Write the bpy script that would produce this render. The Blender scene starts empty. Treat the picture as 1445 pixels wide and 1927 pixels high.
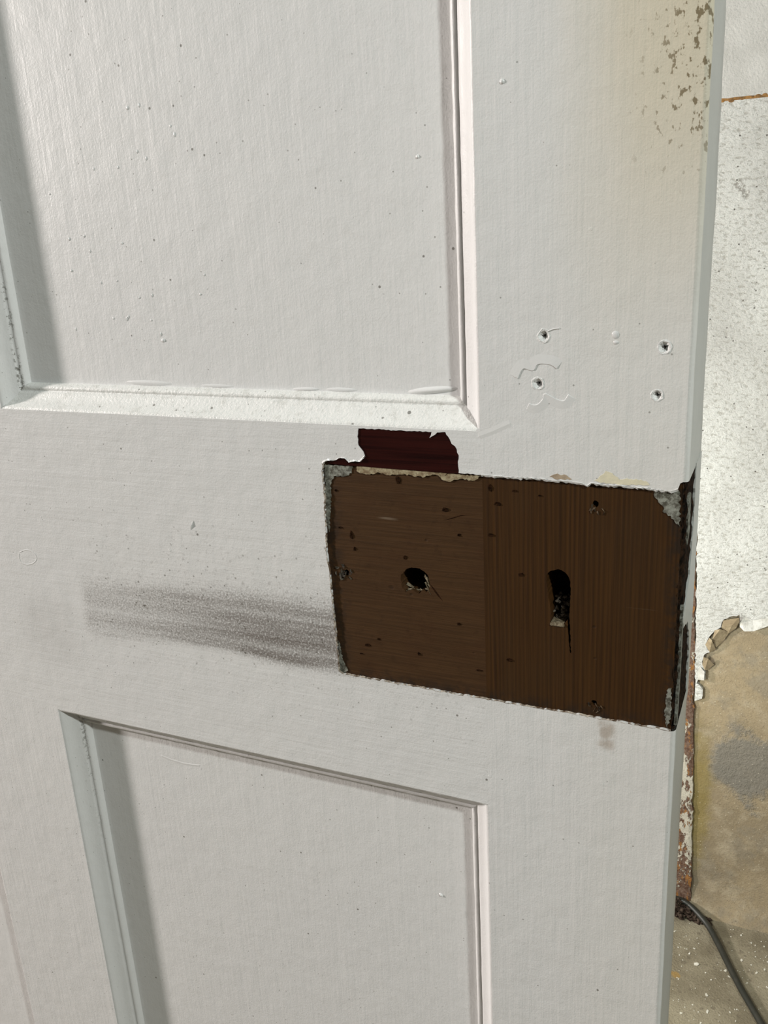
import bpy, bmesh, math, random
from mathutils import Vector, Matrix, noise
from mathutils.geometry import delaunay_2d_cdt

# ------------------------------------------------------------------ camera, light, exposure
SC = bpy.context.scene
COL = SC.collection
random.seed(7)

cam_data = bpy.data.cameras.new('camera')
cam = bpy.data.objects.new('camera', cam_data); COL.objects.link(cam)
yaw, pitch, roll = 0.438505, -0.318341, 0.056647
Rm = (Matrix.Rotation(yaw, 3, 'Z') @ Matrix.Rotation(pitch, 3, 'X') @ Matrix.Rotation(roll, 3, 'Y')
      @ Matrix.Rotation(math.pi / 2, 3, 'X'))
cam.matrix_world = Matrix.Translation((0.18997, -0.34352, 0.10444)) @ Rm.to_4x4()
cam_data.sensor_fit = 'VERTICAL'; cam_data.sensor_height = 36.0
cam_data.lens = 1708.83 / 1927 * 36.0
cam_data.clip_start = 0.02; cam_data.clip_end = 50
SC.camera = cam

SC.view_settings.view_transform = 'Standard'
SC.view_settings.look = 'None'
SC.view_settings.gamma = 1.0
SC.view_settings.use_curve_mapping = False
SC.view_settings.exposure = 0.0

world = bpy.data.worlds.new('world'); SC.world = world; world.use_nodes = True
world.node_tree.nodes['Background'].inputs[0].default_value = (0.9, 0.95, 1, 1)
world.node_tree.nodes['Background'].inputs[1].default_value = 0.008

def lamp(name, kind, loc, power, color, size, target=None):
    l = bpy.data.lights.new(name, kind); l.energy = power; l.color = color
    if kind == 'AREA':
        l.shape = 'DISK'; l.size = size
    else:
        l.shadow_soft_size = size
    o = bpy.data.objects.new(name, l); COL.objects.link(o); o.location = loc
    if target is not None:
        o.rotation_euler = (Vector(target) - Vector(loc)).to_track_quat('-Z', 'Y').to_euler()
    return o
# two lamps of the room in front of the door (their shadows fall to either side in the panel recesses)
lamp('lamp_right', 'POINT', (1.11, -0.75, 0.90), 62.0, (0.945, 1.0, 0.955), 0.035)
lamp('lamp_left', 'AREA', (-2.62, -0.82, 0.60), 88.0, (1.0, 0.925, 0.88), 0.20, (-0.1, 0.0, -0.05))
# unseen lamp added on the wall side of the door to brighten the back wall
lamp('fill_behind', 'POINT', (-0.16, 0.46, -0.42), 11.0, (0.98, 1.0, 0.93), 0.06)

# ------------------------------------------------------------------ node helpers
class NT:
    def __init__(s, name):
        s.m = bpy.data.materials.new(name); s.m.use_nodes = True
        s.t = s.m.node_tree; s.n = s.t.nodes; s.l = s.t.links
        s.b = s.n['Principled BSDF']
    def new(s, typ, **kw):
        n = s.n.new(typ)
        for k, v in kw.items(): setattr(n, k, v)
        return n
    def put(s, sock, v):
        if v is None: return
        if hasattr(v, 'is_output') or hasattr(v, 'links'): s.l.new(v, sock)
        else:
            if isinstance(v, (tuple, list)) and len(v) == 3 and sock.type == 'RGBA': v = (*v, 1)
            sock.default_value = v
    def math(s, op, a, b=None, c=None, clamp=False):
        n = s.new('ShaderNodeMath', operation=op); n.use_clamp = clamp
        s.put(n.inputs[0], a); s.put(n.inputs[1], b)
        if c is not None: s.put(n.inputs[2], c)
        return n.outputs[0]
    def add(s, a, b): return s.math('ADD', a, b)
    def mul(s, a, b): return s.math('MULTIPLY', a, b)
    def sub(s, a, b): return s.math('SUBTRACT', a, b)
    def step(s, v, lo, hi):           # smooth 0..1 ramp between lo and hi (lo > hi allowed)
        n = s.new('ShaderNodeMapRange', interpolation_type='SMOOTHSTEP')
        if lo > hi:
            s.put(n.inputs[0], s.math('MULTIPLY', v, -1)); lo, hi = -lo, -hi
        else: s.put(n.inputs[0], v)
        n.inputs[1].default_value = lo; n.inputs[2].default_value = hi
        return n.outputs[0]
    def band(s, v, a, b, c, d): return s.mul(s.step(v, a, b), s.step(v, d, c))
    def mix(s, f, a, b):
        n = s.new('ShaderNodeMix', data_type='RGBA'); s.put(n.inputs[0], f)
        s.put(n.inputs[6], a); s.put(n.inputs[7], b); return n.outputs[2]
    def vscale(s, v, xyz, off=(0, 0, 0)):
        n = s.new('ShaderNodeMapping'); s.put(n.inputs[0], v)
        n.inputs['Scale'].default_value = xyz; n.inputs['Location'].default_value = off; return n.outputs[0]
    def noise(s, v, scale, detail=3.0, rough=0.55, dist=0.0):
        n = s.new('ShaderNodeTexNoise'); s.put(n.inputs['Vector'], v)
        n.inputs['Scale'].default_value = scale; n.inputs['Detail'].default_value = detail
        n.inputs['Roughness'].default_value = rough; n.inputs['Distortion'].default_value = dist
        return n.outputs[0]
    def vor(s, v, scale, rand=1.0):
        n = s.new('ShaderNodeTexVoronoi'); s.put(n.inputs['Vector'], v); n.inputs['Scale'].default_value = scale
        n.inputs['Randomness'].default_value = rand
        return n.outputs['Distance'], n.outputs['Color']
    def specks(s, v, scale, radius, share):   # small round specks, in a share of the voronoi cells
        d, c = s.vor(v, scale)
        sep = s.new('ShaderNodeSeparateColor'); s.l.new(c, sep.inputs[0])
        r = s.mul(s.math('MULTIPLY_ADD', sep.outputs[1], 0.9, 0.35), radius)
        inside = s.math('MULTIPLY', s.math('SUBTRACT', r, d), 1.0 / radius * 3.0, clamp=True)
        return s.mul(inside, s.math('LESS_THAN', sep.outputs[0], share))
    def coord(s, root):
        n = s.new('ShaderNodeTexCoord')
        if root is not None:
            n.object = root
            a = s.new('ShaderNodeVectorMath', operation='ADD'); s.l.new(n.outputs['Object'], a.inputs[0])
            a.inputs[1].default_value = root.location; v = a.outputs[0]
        else: v = n.outputs['Object']
        x = s.new('ShaderNodeSeparateXYZ'); s.l.new(v, x.inputs[0])
        s.v, s.x, s.y, s.z = v, x.outputs[0], x.outputs[1], x.outputs[2]
        return v
    def bump(s, h, dist, strength=1.0, normal=None):
        n = s.new('ShaderNodeBump'); n.inputs['Distance'].default_value = dist
        n.inputs['Strength'].default_value = strength; s.put(n.inputs['Height'], h)
        if normal is not None: s.l.new(normal, n.inputs['Normal'])
        return n.outputs[0]
    def out(s, color, rough, normal=None, spec=0.5):
        s.put(s.b.inputs['Base Color'], color); s.put(s.b.inputs['Roughness'], rough)
        s.b.inputs['Specular IOR Level'].default_value = spec
        if normal is not None: s.l.new(normal, s.b.inputs['Normal'])
        return s.m

# ------------------------------------------------------------------ mesh helpers
def link(name, me, mat, parent=None, smooth=False):
    if mat is not None: me.materials.append(mat)
    if smooth:
        for p in me.polygons: p.use_smooth = True
    o = bpy.data.objects.new(name, me); COL.objects.link(o)
    if parent is not None: o.parent = parent
    return o
def base_of(parent):
    v = Vector((0, 0, 0)); p = parent
    while p is not None: v += p.location; p = p.parent
    return v
def mesh_obj(name, verts, faces, mat, parent=None, smooth=False):
    b = base_of(parent)
    me = bpy.data.meshes.new(name)
    me.from_pydata([(x - b.x, y - b.y, z - b.z) for x, y, z in verts], [], faces); me.update()
    return link(name, me, mat, parent, smooth)
def fix_normals(o):
    bm = bmesh.new(); bm.from_mesh(o.data); bmesh.ops.recalc_face_normals(bm, faces=bm.faces); bm.to_mesh(o.data); bm.free()
    return o
def ragged(loop, step, amp, closed=True, seed=0, amp2=None):
    """subdivide a polyline and shake it, so that it reads as a chipped paint edge"""
    out = []; n = len(loop); rnd = random.Random(seed)
    for i in range(n if closed else n - 1):
        a = Vector(loop[i]); b = Vector(loop[(i + 1) % n]); d = b - a; L = d.length
        if L < 1e-9: continue
        t = Vector((-d.y, d.x)) / L; k = max(1, int(L / step))
        for j in range(k):
            q = a + d * (j / k)
            if j or (i and amp2): q = q + t * rnd.uniform(-amp, amp)
            out.append((q.x, q.y))
    if not closed: out.append(tuple(loop[-1]))
    return out
def circle(cx, cz, r, n, jit=0.0, seed=0, sx=1.0, sz=1.0):
    rnd = random.Random(seed)
    return [(cx + math.cos(2 * math.pi * i / n) * r * sx * (1 + rnd.uniform(-jit, jit)),
             cz + math.sin(2 * math.pi * i / n) * r * sz * (1 + rnd.uniform(-jit, jit))) for i in range(n)]
def sheet(name, loops, y0, y1, mat, parent=None, jitter=0.0, seed=0, back=False):
    """flat plate in the x-z plane with holes: front at y0 (towards the viewer), walls back to y1"""
    V2 = []; E = []
    for lp in loops:
        s = len(V2); n = len(lp); V2 += [Vector(p) for p in lp]
        E += [(s + i, s + (i + 1) % n) for i in range(n)]
    vs, es, fs, *_ = delaunay_2d_cdt(V2, E, [], 1, 1e-6)
    def inside(p, lp):
        c = False; j = len(lp) - 1
        for i in range(len(lp)):
            (xi, zi), (xj, zj) = lp[i], lp[j]
            if (zi > p.y) != (zj > p.y) and p.x < (xj - xi) * (p.y - zi) / (zj - zi) + xi: c = not c
            j = i
        return c
    fs = [f for f in fs if not any(inside(sum((vs[i] for i in f), Vector((0, 0))) / len(f), lp) for lp in loops[1:])]
    rnd = random.Random(seed)
    jy = [rnd.uniform(-jitter, jitter) if jitter else 0.0 for _ in vs]
    V = [(v.x, y0 + j, v.y) for v, j in zip(vs, jy)]
    F = [tuple(f) for f in fs]
    cnt = {}
    for f in F:
        for i in range(len(f)):
            e = (f[i], f[(i + 1) % len(f)]); k = (min(e), max(e)); cnt[k] = cnt.get(k, 0) + 1
    nb = len(V); V += [(v.x, y1, v.y) for v in vs]
    for k, c in cnt.items():
        if c == 1: F.append((k[0], k[1], nb + k[1], nb + k[0]))
    if back: F += [tuple(nb + i for i in reversed(f)) for f in fs]
    return fix_normals(mesh_obj(name, V, F, mat, parent))
def box(name, x0, x1, y0, y1, z0, z1, mat, parent=None, bevel=0.0):
    b = base_of(parent); bm = bmesh.new(); bmesh.ops.create_cube(bm, size=1)
    for v in bm.verts:
        v.co = Vector(((x0 + x1) / 2 + v.co.x * (x1 - x0), (y0 + y1) / 2 + v.co.y * (y1 - y0), (z0 + z1) / 2 + v.co.z * (z1 - z0))) - b
    if bevel: bmesh.ops.bevel(bm, geom=list(bm.edges), offset=bevel, segments=2, affect='EDGES')
    me = bpy.data.meshes.new(name); bm.to_mesh(me); bm.free()
    return link(name, me, mat, parent)
def mm(l): return [(x / 1000, z / 1000) for x, z in l]
def dome(name, cx, cz, y, lx, lz, h, ang, mat, parent, n=14, rings=4):
    """low blister on a face at depth y, standing h proud"""
    V = [(cx, y - h, cz)]; F = []; ca, sa = math.cos(ang), math.sin(ang)
    for r in range(1, rings + 1):
        t = r / rings; hh = h * math.cos(t * math.pi / 2)
        for i in range(n):
            a = 2 * math.pi * i / n; u, w = lx * t * math.cos(a), lz * t * math.sin(a)
            V.append((cx + u * ca - w * sa, y - hh + (0.0002 if r == rings else 0), cz + u * sa + w * ca))
    for i in range(n): F.append((0, 1 + i, 1 + (i + 1) % n))
    for r in range(rings - 1):
        for i in range(n):
            a, b = 1 + r * n + i, 1 + r * n + (i + 1) % n; F.append((a, a + n, b + n, b))
    return fix_normals(mesh_obj(name, V, F, mat, parent, True))
def ridge(name, line, y, w_up, w_dn, h, mat, parent):
    """thin ridge of paint along a polyline: h high, w_up wide on its left side, w_dn on its right"""
    V = []; F = []; P = [Vector(p) for p in line]
    for i, p in enumerate(P):
        d = (P[min(i + 1, len(P) - 1)] - P[max(i - 1, 0)]).normalized(); t = Vector((-d.y, d.x))
        e = 0.15 if i in (0, len(P) - 1) else 1.0
        for q, hh in ((p + t * w_up * e, -0.0001), (p, h * e), (p - t * w_dn * e, -0.0001)): V.append((q.x, y - hh, q.y))
    for i in range(len(P) - 1):
        for k in (0, 1): F.append((3 * i + k, 3 * i + k + 1, 3 * i + 4 + k, 3 * i + 3 + k))
    return fix_normals(mesh_obj(name, V, F, mat, parent))
def smooth_line(line, n=6):
    P = [Vector(p) for p in line]; out = []
    for i in range(len(P) - 1):
        p0, p1, p2, p3 = P[max(i - 1, 0)], P[i], P[i + 1], P[min(i + 2, len(P) - 1)]
        for k in range(n):
            t = k / n
            out.append(tuple(0.5 * ((2 * p1) + (p2 - p0) * t + (2 * p0 - 5 * p1 + 4 * p2 - p3) * t * t + (3 * p1 - p0 - 3 * p2 + p3) * t ** 3)))
    out.append(tuple(P[-1])); return out
def tag(o, label=None, cat=None, kind=None, group=None):
    if label: o['label'] = label
    if cat: o['category'] = cat
    if kind: o['kind'] = kind
    if group: o['group'] = group
    return o

# ------------------------------------------------------------------ measures of the door (metres; face of the paint at y = 0)
PR, PL, ZU, ZL, ML = 0.0740, -0.1886, 0.0178, -0.1611, -0.2681   # panel edges, upper and lower edge of the lock rail, muntin
LS = -0.5307                                                   # inner edge of the far stile
EX, TH = 0.1558, 0.0440                                        # lock edge, thickness
Z0, Z1 = -1.0, 1.02                                            # foot and head of the door
ZTOP, ZBOT = 0.905, -0.800                                     # panel limits at top rail and bottom rail
PD = 0.0120                                                    # depth of the panels
BW = 0.0012                                                    # thickness of the paint over the bare wood
FLOOR_Z, WALL_Y = -1.0, 0.935

door = bpy.data.objects.new('door_1', None); COL.objects.link(door)
door.location = (-0.228, 0.022, Z0)
tag(door, 'white painted panel door standing open with a bare brown wood patch where its lock was', 'door', 'structure')

# ------------------------------------------------------------------ materials
def paint(name, stroke, grime=0.0, smear=False, yellow=False, amp=1.0, crevice=False):
    """old white gloss paint: brush strokes along the grain, pimples, dust specks; dirt where the door has it"""
    t = NT(name); v = t.coord(door)
    base = t.mix(t.noise(v, 9.0, 2), *(((0.735, 0.735, 0.735), (0.775, 0.775, 0.765)) if grime < 0.5 else ((0.82, 0.825, 0.80), (0.84, 0.84, 0.82))))  # heavy grime picks a lighter base: light on the up-facing moulding painted in
    if stroke == 'v': sv = t.vscale(v, (1, 1, 0.045))
    elif stroke == 'h': sv = t.vscale(v, (0.045, 1, 1))
    else: sv = t.vscale(v, (0.3, 1, 0.3))
    st = t.noise(sv, 420, 3, 0.6); wide = t.noise(sv, 90, 2)
    fine = t.noise(v, 1100, 2, 0.6); lump = t.noise(v, 75, 3, 0.5)
    pim = t.specks(v, 120, 0.10, 0.10)
    hgt = t.add(t.add(t.mul(st, 0.34), t.mul(wide, 0.34)), t.add(t.mul(fine, 0.20), t.add(t.mul(lump, 1.0), t.mul(pim, 0.12))))
    # dust specks
    d1 = t.specks(v, 150, 0.085 + 0.05 * grime, 0.06 + 0.40 * grime)
    d2 = t.specks(t.vscale(v, (1, 1, 1), (3.1, 1.7, 0.3)), 420, 0.15, 0.06 + 0.42 * grime)
    dirt = t.math('MAXIMUM', t.mul(d1, 0.75), t.mul(d2, 0.55))
    col = base
    rough = t.math('MULTIPLY_ADD', t.noise(v, 40, 2), 0.12, 0.27)
    if grime:
        g = t.step(t.noise(t.vscale(v, (1, 1, 1), (9, 2, 4)), 190, 5, 0.75), 0.50, 0.66)
        col = t.mix(t.mul(g, 0.30 * grime), col, (0.40, 0.39, 0.34))
        hgt = t.add(hgt, t.mul(t.noise(v, 700, 3, .7), 0.9 * grime))
        rough = t.math('ADD', rough, 0.12)
    if smear:
        # grey smear of dirt left of the bare patch, cut off straight on its left; it sags to the right
        zz = t.add(t.z, t.mul(t.sub(0.0, t.x), 0.012))
        wob = t.mul(t.sub(t.noise(t.vscale(v, (0.25, 1, 1)), 40, 3), 0.5), 0.016)
        zz = t.add(zz, wob)
        lft = t.step(t.add(t.x, t.mul(t.add(t.z, 0.10), -0.09)), -0.161, -0.152)
        b1 = t.mul(t.band(zz, -0.108, -0.099, -0.088, -0.062), 1.0)
        b2 = t.band(zz, -0.094, -0.084, -0.078, -0.050)
        streak = t.math('MULTIPLY_ADD', t.noise(t.vscale(v, (0.035, 1, 1)), 170, 3, 0.55), 1.1, -0.05)
        inten = t.mul(t.mul(t.math('MULTIPLY', t.add(t.mul(b1, 1.0), t.mul(b2, 0.45)), 1.0, clamp=True), lft), t.math('ADD', streak, 0.35))
        inten = t.mul(inten, t.math('MULTIPLY_ADD', t.step(t.x, -0.17, -0.03), 0.45, 0.55))
        grain = t.noise(v, 950, 4, 0.75)
        spk = t.step(t.add(t.math('MULTIPLY_ADD', grain, 1.5, -0.25), t.mul(inten, 0.30)), 0.44, 0.82)
        col = t.mix(t.mul(spk, t.math('MULTIPLY', inten, 0.98, clamp=True)), col, (0.180, 0.158, 0.142))
        halo = t.mul(t.mul(t.band(t.z, -0.135, -0.10, -0.07, -0.020), t.step(t.x, -0.175, -0.12)), t.step(t.noise(v, 330, 3, .7), 0.56, 0.70))
        col = t.mix(t.mul(halo, 0.42), col, (0.25, 0.235, 0.22))
        d3 = t.specks(t.vscale(v, (1, 1, 1), (0.7, 5.1, 2.2)), 330, 0.17, 0.36)
        dirt = t.math('MAXIMUM', dirt, t.mul(d3, t.mul(t.band(t.z, -0.15, -0.09, -0.07, -0.01), t.mul(t.step(t.x, -0.17, -0.14), 0.6))))
        d4 = t.specks(t.vscale(v, (1, 1, 1), (4.4, 0.3, 6.1)), 480, 0.22, 0.45)
        dirt = t.math('MAXIMUM', dirt, t.mul(d4, t.math('MULTIPLY', inten, 0.75, clamp=True)))
        hgt = t.add(hgt, t.mul(grain, t.mul(inten, 0.8)))
        # faint second smear at the far left
        sm2 = t.mul(t.mul(t.band(t.z, -0.14, -0.115, -0.10, -0.08), t.band(t.x, -0.215, -0.19, -0.175, -0.155)), t.noise(v, 60, 3))
        col = t.mix(t.mul(sm2, 0.35), col, (0.40, 0.39, 0.37))
    if yellow:
        # yellowed, hand-soiled lock edge high on the stile, and brown spots along the arris
        nz = t.mul(t.sub(t.noise(t.vscale(v, (1, 1, 0.35)), 26, 3), 0.5), 0.035)
        up = t.step(t.z, 0.035, 0.16)
        e = t.mul(t.step(t.add(t.x, nz), 0.084, 0.150), t.math('MULTIPLY_ADD', up, 0.85, 0.15))
        col = t.mix(t.mul(e, 0.85), col, (0.66, 0.59, 0.44))
        near = t.mul(t.mul(t.step(t.x, 0.122, 0.150), t.band(t.z, 0.095, 0.135, 0.25, 0.33)), 1.0)
        sp = t.noise(t.vscale(v, (1, 1, 0.6), (1.3, 0, 2.2)), 420, 3, 0.6)
        spot = t.step(t.add(sp, t.add(t.mul(near, 0.10), t.mul(t.noise(v, 45, 2), 0.12))), 0.70, 0.76)
        col = t.mix(t.mul(t.mul(spot, near), 0.85), col, (0.17, 0.125, 0.060))
        # brown stain just below the patch
        st2 = t.mul(t.mul(t.band(t.x, 0.122, 0.1255, 0.129, 0.133), t.band(t.z, -0.122, -0.117, -0.108, -0.104)), t.step(t.noise(v, 120, 3), 0.38, 0.6))
        col = t.mix(t.mul(st2, 0.6), col, (0.36, 0.28, 0.21))
    if yellow:   # the edge face of the door is a darker grey
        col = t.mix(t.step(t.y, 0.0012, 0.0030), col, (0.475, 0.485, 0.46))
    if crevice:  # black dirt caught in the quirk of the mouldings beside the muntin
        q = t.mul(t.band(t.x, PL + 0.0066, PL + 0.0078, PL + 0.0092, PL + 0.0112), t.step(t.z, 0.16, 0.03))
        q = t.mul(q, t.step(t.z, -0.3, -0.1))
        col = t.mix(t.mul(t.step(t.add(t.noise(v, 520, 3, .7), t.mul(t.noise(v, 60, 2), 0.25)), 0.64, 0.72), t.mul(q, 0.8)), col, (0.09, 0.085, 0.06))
    col = t.mix(dirt, col, (0.10, 0.09, 0.07))
    n = t.bump(hgt, 0.00062 * amp, 0.85)
    return t.out(col, rough, n, 0.5)
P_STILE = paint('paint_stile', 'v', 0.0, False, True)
P_RAIL = paint('paint_rail', 'h', 0.12, True)
P_MUNTIN = paint('paint_muntin', 'v', 0.1)
P_PANEL = paint('paint_panel', 'v', 0.22, amp=0.8)
P_MOULD = paint('paint_moulding', 'n', 0.12, amp=0.8, crevice=True)
P_DUSTY_LIT = paint('paint_moulding_dusty_lit', 'n', 0.95)
P_FLAW = paint('paint_flaw', 'n', 0.0, amp=0.35)

def plain(name, col, rough, bump=0.0, scale=400, col2=None, cs=200, spec=0.5):
    t = NT(name); v = t.coord(None)
    c = t.mix(t.step(t.noise(v, cs, 4, .65), 0.38, 0.62), col, col2 or tuple(q * 0.72 for q in col))
    n = t.bump(t.noise(v, scale, 4, .65), bump) if bump else None
    return t.out(c, rough, n, spec)

def wood(name, direction):
    t = NT(name); v = t.coord(door)
    if direction == 'h':
        g = t.vscale(v, (0.035, 1, 1)); c0, c1 = (0.073, 0.036, 0.0145), (0.046, 0.022, 0.008)
        gr = t.noise(g, 1100, 3, 0.6)
        mott = t.noise(v, 45, 3)
        col = t.mix(t.step(gr, 0.20, 0.85), c0, c1)
        col = t.mix(t.mul(t.step(mott, 0.45, 0.75), 0.45), col, (0.052, 0.021, 0.008))
        col = t.mix(t.mul(t.step(t.noise(v, 260, 3, .6), 0.55, 0.72), 0.35), col, (0.035, 0.016, 0.006))
    else:
        g = t.vscale(v, (1, 1, 0.02)); c0, c1 = (0.062, 0.027, 0.0070), (0.029, 0.012, 0.003)
        dist = t.mul(t.noise(t.vscale(v, (1, 1, 0.15)), 18, 2), 0.004)
        sx = t.math('SINE', t.mul(t.add(t.x, dist), 3300.0))
        gr = t.add(t.mul(t.noise(g, 750, 3, 0.6), 0.75), t.math('MULTIPLY_ADD', sx, 0.06, 0.12))
        mott = t.noise(t.vscale(v, (1, 1, 0.4)), 40, 3)
        col = t.mix(t.step(gr, 0.26, 0.76), c0, c1)
        col = t.mix(t.mul(t.step(mott, 0.45, 0.75), 0.35), col, (0.045, 0.024, 0.010))
    # dark bruises and ground-in dirt towards the borders
    sp = t.specks(t.vscale(v, (1, 1, 1.3), (5.5, 2.0, 1.1)), 95, 0.20, 0.34)
    col = t.mix(t.mul(sp, t.mul(t.noise(v, 500, 3), 1.1)), col, (0.022, 0.012, 0.007))
    br = t.math('MAXIMUM', t.step(t.x, 0.010, 0.0), t.math('MAXIMUM', t.step(t.z, -0.098, -0.106), t.step(t.x, 0.146, 0.153)))
    br = t.mul(br, t.step(t.noise(v, 160, 4, .7), 0.36, 0.62))
    col = t.mix(t.mul(br, 0.8), col, (0.020, 0.014, 0.010))
    # pale scratches
    sc = t.mul(t.step(t.noise(t.vscale(v, (0.05, 1, 1), (0, 0, 7.7)), 300, 2), 0.70, 0.76), t.step(t.noise(v, 30, 2), 0.52, 0.62))
    col = t.mix(t.mul(sc, 0.35), col, (0.30, 0.24, 0.18))
    h = t.add(t.mul(gr, 1.0), t.add(t.mul(t.noise(v, 120, 3), 0.6), t.mul(sp, -0.8)))
    return t.out(col, t.math('MULTIPLY_ADD', gr, 0.2, 0.50), t.bump(h, 0.00025, 0.8), 0.18)
W_H = wood('bare_wood_rail', 'h'); W_V = wood('bare_wood_stile', 'v')
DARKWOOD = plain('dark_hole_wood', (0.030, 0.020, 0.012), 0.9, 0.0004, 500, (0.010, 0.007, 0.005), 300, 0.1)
EDGEWOOD = plain('dark_edge_wood', (0.034, 0.018, 0.010), 0.9, 0.0010, 700, (0.005, 0.004, 0.003), 300, 0.06)
SPLINTER = plain('splintered_wood', (0.30, 0.25, 0.17), 0.8, 0.0003, 900, (0.12, 0.09, 0.05), 700)
OLDGREY = plain('old_grey_paint', (0.29, 0.295, 0.255), 0.7, 0.0004, 600, (0.085, 0.080, 0.062), 380, 0.2)
OLDCREAM = plain('old_cream_paint', (0.40, 0.34, 0.215), 0.7, 0.0003, 600, (0.20, 0.14, 0.075), 420)
CREAM = plain('cream_undercoat', (0.80, 0.74, 0.55), 0.45, 0.0001, 500, (0.74, 0.69, 0.52))
TAN = plain('tan_undercoat', (0.48, 0.38, 0.27), 0.5, 0.0002, 500, (0.36, 0.28, 0.20))
def maroon_mat():
    t = NT('maroon_varnish'); v = t.coord(door)
    g = t.noise(t.vscale(v, (0.03, 1, 1)), 420, 3, .6)
    col = t.mix(t.step(g, 0.35, 0.7), (0.030, 0.0062, 0.0050), (0.010, 0.0026, 0.0026))
    return t.out(col, 0.22, t.bump(t.add(g, t.noise(v, 140, 3)), 0.00012), 0.25)
MAROON = maroon_mat()

# ------------------------------------------------------------------ door: frame members
TOP = mm([(0.1, -0.2), (1.8, 1.1), (6.3, 1.6), (8.2, 2.6), (11.2, 2.9), (13.4, 1.1), (15.5, 1.7), (18.9, 1.9), (21.1, 4.4), (20.5, 6.3), (19.6, 7.4), (18.3, 9.0), (18.1, 12.8), (18.9, 16.6), (25.4, 16.7), (35.4, 16.5), (45.1, 16.7), (51.4, 16.5), (52.8, 16.6), (51.7, 14.0), (53.0, 14.8), (55.2, 16.5), (58.9, 16.9), (60.7, 14.0), (61.5, 12.0), (63.0, 11.0), (64.5, 7.2), (64.1, 3.1), (64.2, -0.4), (68.2, -0.3), (74.0, -0.5)])
TOPR = mm([(74.0, -0.5), (79.7, -0.7), (86.5, -0.7), (95.3, -0.3), (103.0, -0.7), (108.3, -0.7), (114.7, -0.9), (117.8, -2.0), (119.3, -0.8), (127.1, -1.1), (137.2, -1.3), (145.2, -1.5), (149.5, -1.8), (152.1, -0.8), (152.8, 1.4), (153.8, 2.0)])
BOT = mm([(153.8, -105.5), (149.3, -105.2), (140.7, -105.4), (129.6, -105.3), (118.4, -105.2), (109.2, -105.2), (95.0, -105.5), (82.9, -105.4), (74.0, -105.3)])
BOTL = mm([(74.0, -105.3), (70.5, -105.3), (57.8, -105.5), (44.8, -105.3), (31.4, -105.2), (17.7, -105.1), (6.4, -105.1), (2.2, -105.0), (0.0, -103.6), (0.2, -97.3), (-0.1, -86.1), (-0.4, -72.3), (-0.7, -58.8), (-0.8, -53.5), (-1.6, -43.0), (-0.9, -27.4), (-0.3, -14.6), (-0.6, -4.7), (0.1, -0.2)])

NAILS = mm([(100.3, 56.4), (98.0, 38.0), (144.9, 52.4), (143.0, 34.7)])
nail_r = [0.0021, 0.0021, 0.0021, 0.0019]
AX = EX - 0.0020    # where the rounded arris begins

# lock stile: painted front in two pieces (above and below the bare patch), rounded arris and edge face, one mesh
def stile_mesh():
    topr = ragged(TOPR, 0.0012, 0.00035, False, 3)
    bot = ragged(BOT, 0.0012, 0.00035, False, 4)
    upper = [(PR, Z1), (AX, Z1), (AX, topr[-1][1])] + list(reversed(topr))
    lower = [(AX, Z0)] + [(AX, bot[0][1])] + bot[0:] + [(PR, Z0)]
    holes = [circle(x, z, r, 14, 0.16, i) for i, ((x, z), r) in enumerate(zip(NAILS, nail_r))]
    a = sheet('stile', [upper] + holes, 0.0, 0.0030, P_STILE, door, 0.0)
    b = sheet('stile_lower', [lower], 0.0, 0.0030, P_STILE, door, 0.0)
    # rounded arris + edge + back, above and below the patch
    V = []; F = []
    prof = [(AX + 0.0020 * math.sin(k * math.pi / 12), 0.0020 - 0.0020 * math.cos(k * math.pi / 12)) for k in range(7)]
    prof += [(EX, 0.012), (EX, 0.030), (EX, TH - 0.0015), (EX - 0.0015, TH), (PR, TH)]
    def run(za, zb, n):
        for i in range(n + 1):
            z = za + (zb - za) * i / n; s = len(V)
            for j, (x, y) in enumerate(prof):
                w = noise.noise(Vector((z * 55, j * 0.35, 4))) * 0.00022 + noise.noise(Vector((z * 14, 0, 9))) * 0.00025
                V.append((x + (w if 0 < j < 10 else 0), y, z))
            if i:
                p = s - len(prof)
                for j in range(len(prof) - 1): F.append((p + j, p + j + 1, s + j + 1, s + j))
    run(0.0020, 0.40, 220); run(0.40, Z1, 40); run(-0.45, -0.1055, 190); run(Z0, -0.45, 40)
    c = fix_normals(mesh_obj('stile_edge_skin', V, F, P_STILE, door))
    for p in c.data.polygons: p.use_smooth = True
    bm = bmesh.new()
    for o in (a, b, c): bm.from_mesh(o.data)
    bm.to_mesh(a.data); bm.free()
    for o in (b, c): bpy.data.objects.remove(o)
    return a
stile = stile_mesh()

rail_loop = [(PR, ZU), (LS, ZU), (LS, ZL), (PR, ZL)] + ragged(BOTL, 0.0012, 0.0003, False, 8) + ragged(TOP, 0.0011, 0.00025, False, 9)[1:]
lock_rail = sheet('lock_rail', [rail_loop], 0.0, 0.0030, P_RAIL, door)

def member(name, x0, x1, z0, z1, mat):
    return box(name, x0, x1, 0.0, TH, z0, z1, mat, door)
box('muntin', ML, PL, 0.0, TH, ZU, ZTOP, P_MUNTIN, door)
box('muntin', ML, PL, 0.0, TH, Z0 + 0.20, ZL, P_MUNTIN, door)
box('stile', -0.6120, LS, 0.0, TH, Z0, Z1, P_MUNTIN, door)
box('top_rail', LS, PR, 0.0, TH, ZTOP, Z1, P_RAIL, door)
box('bottom_rail', LS, PR, 0.0, TH, Z0, ZBOT, P_RAIL, door)

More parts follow.
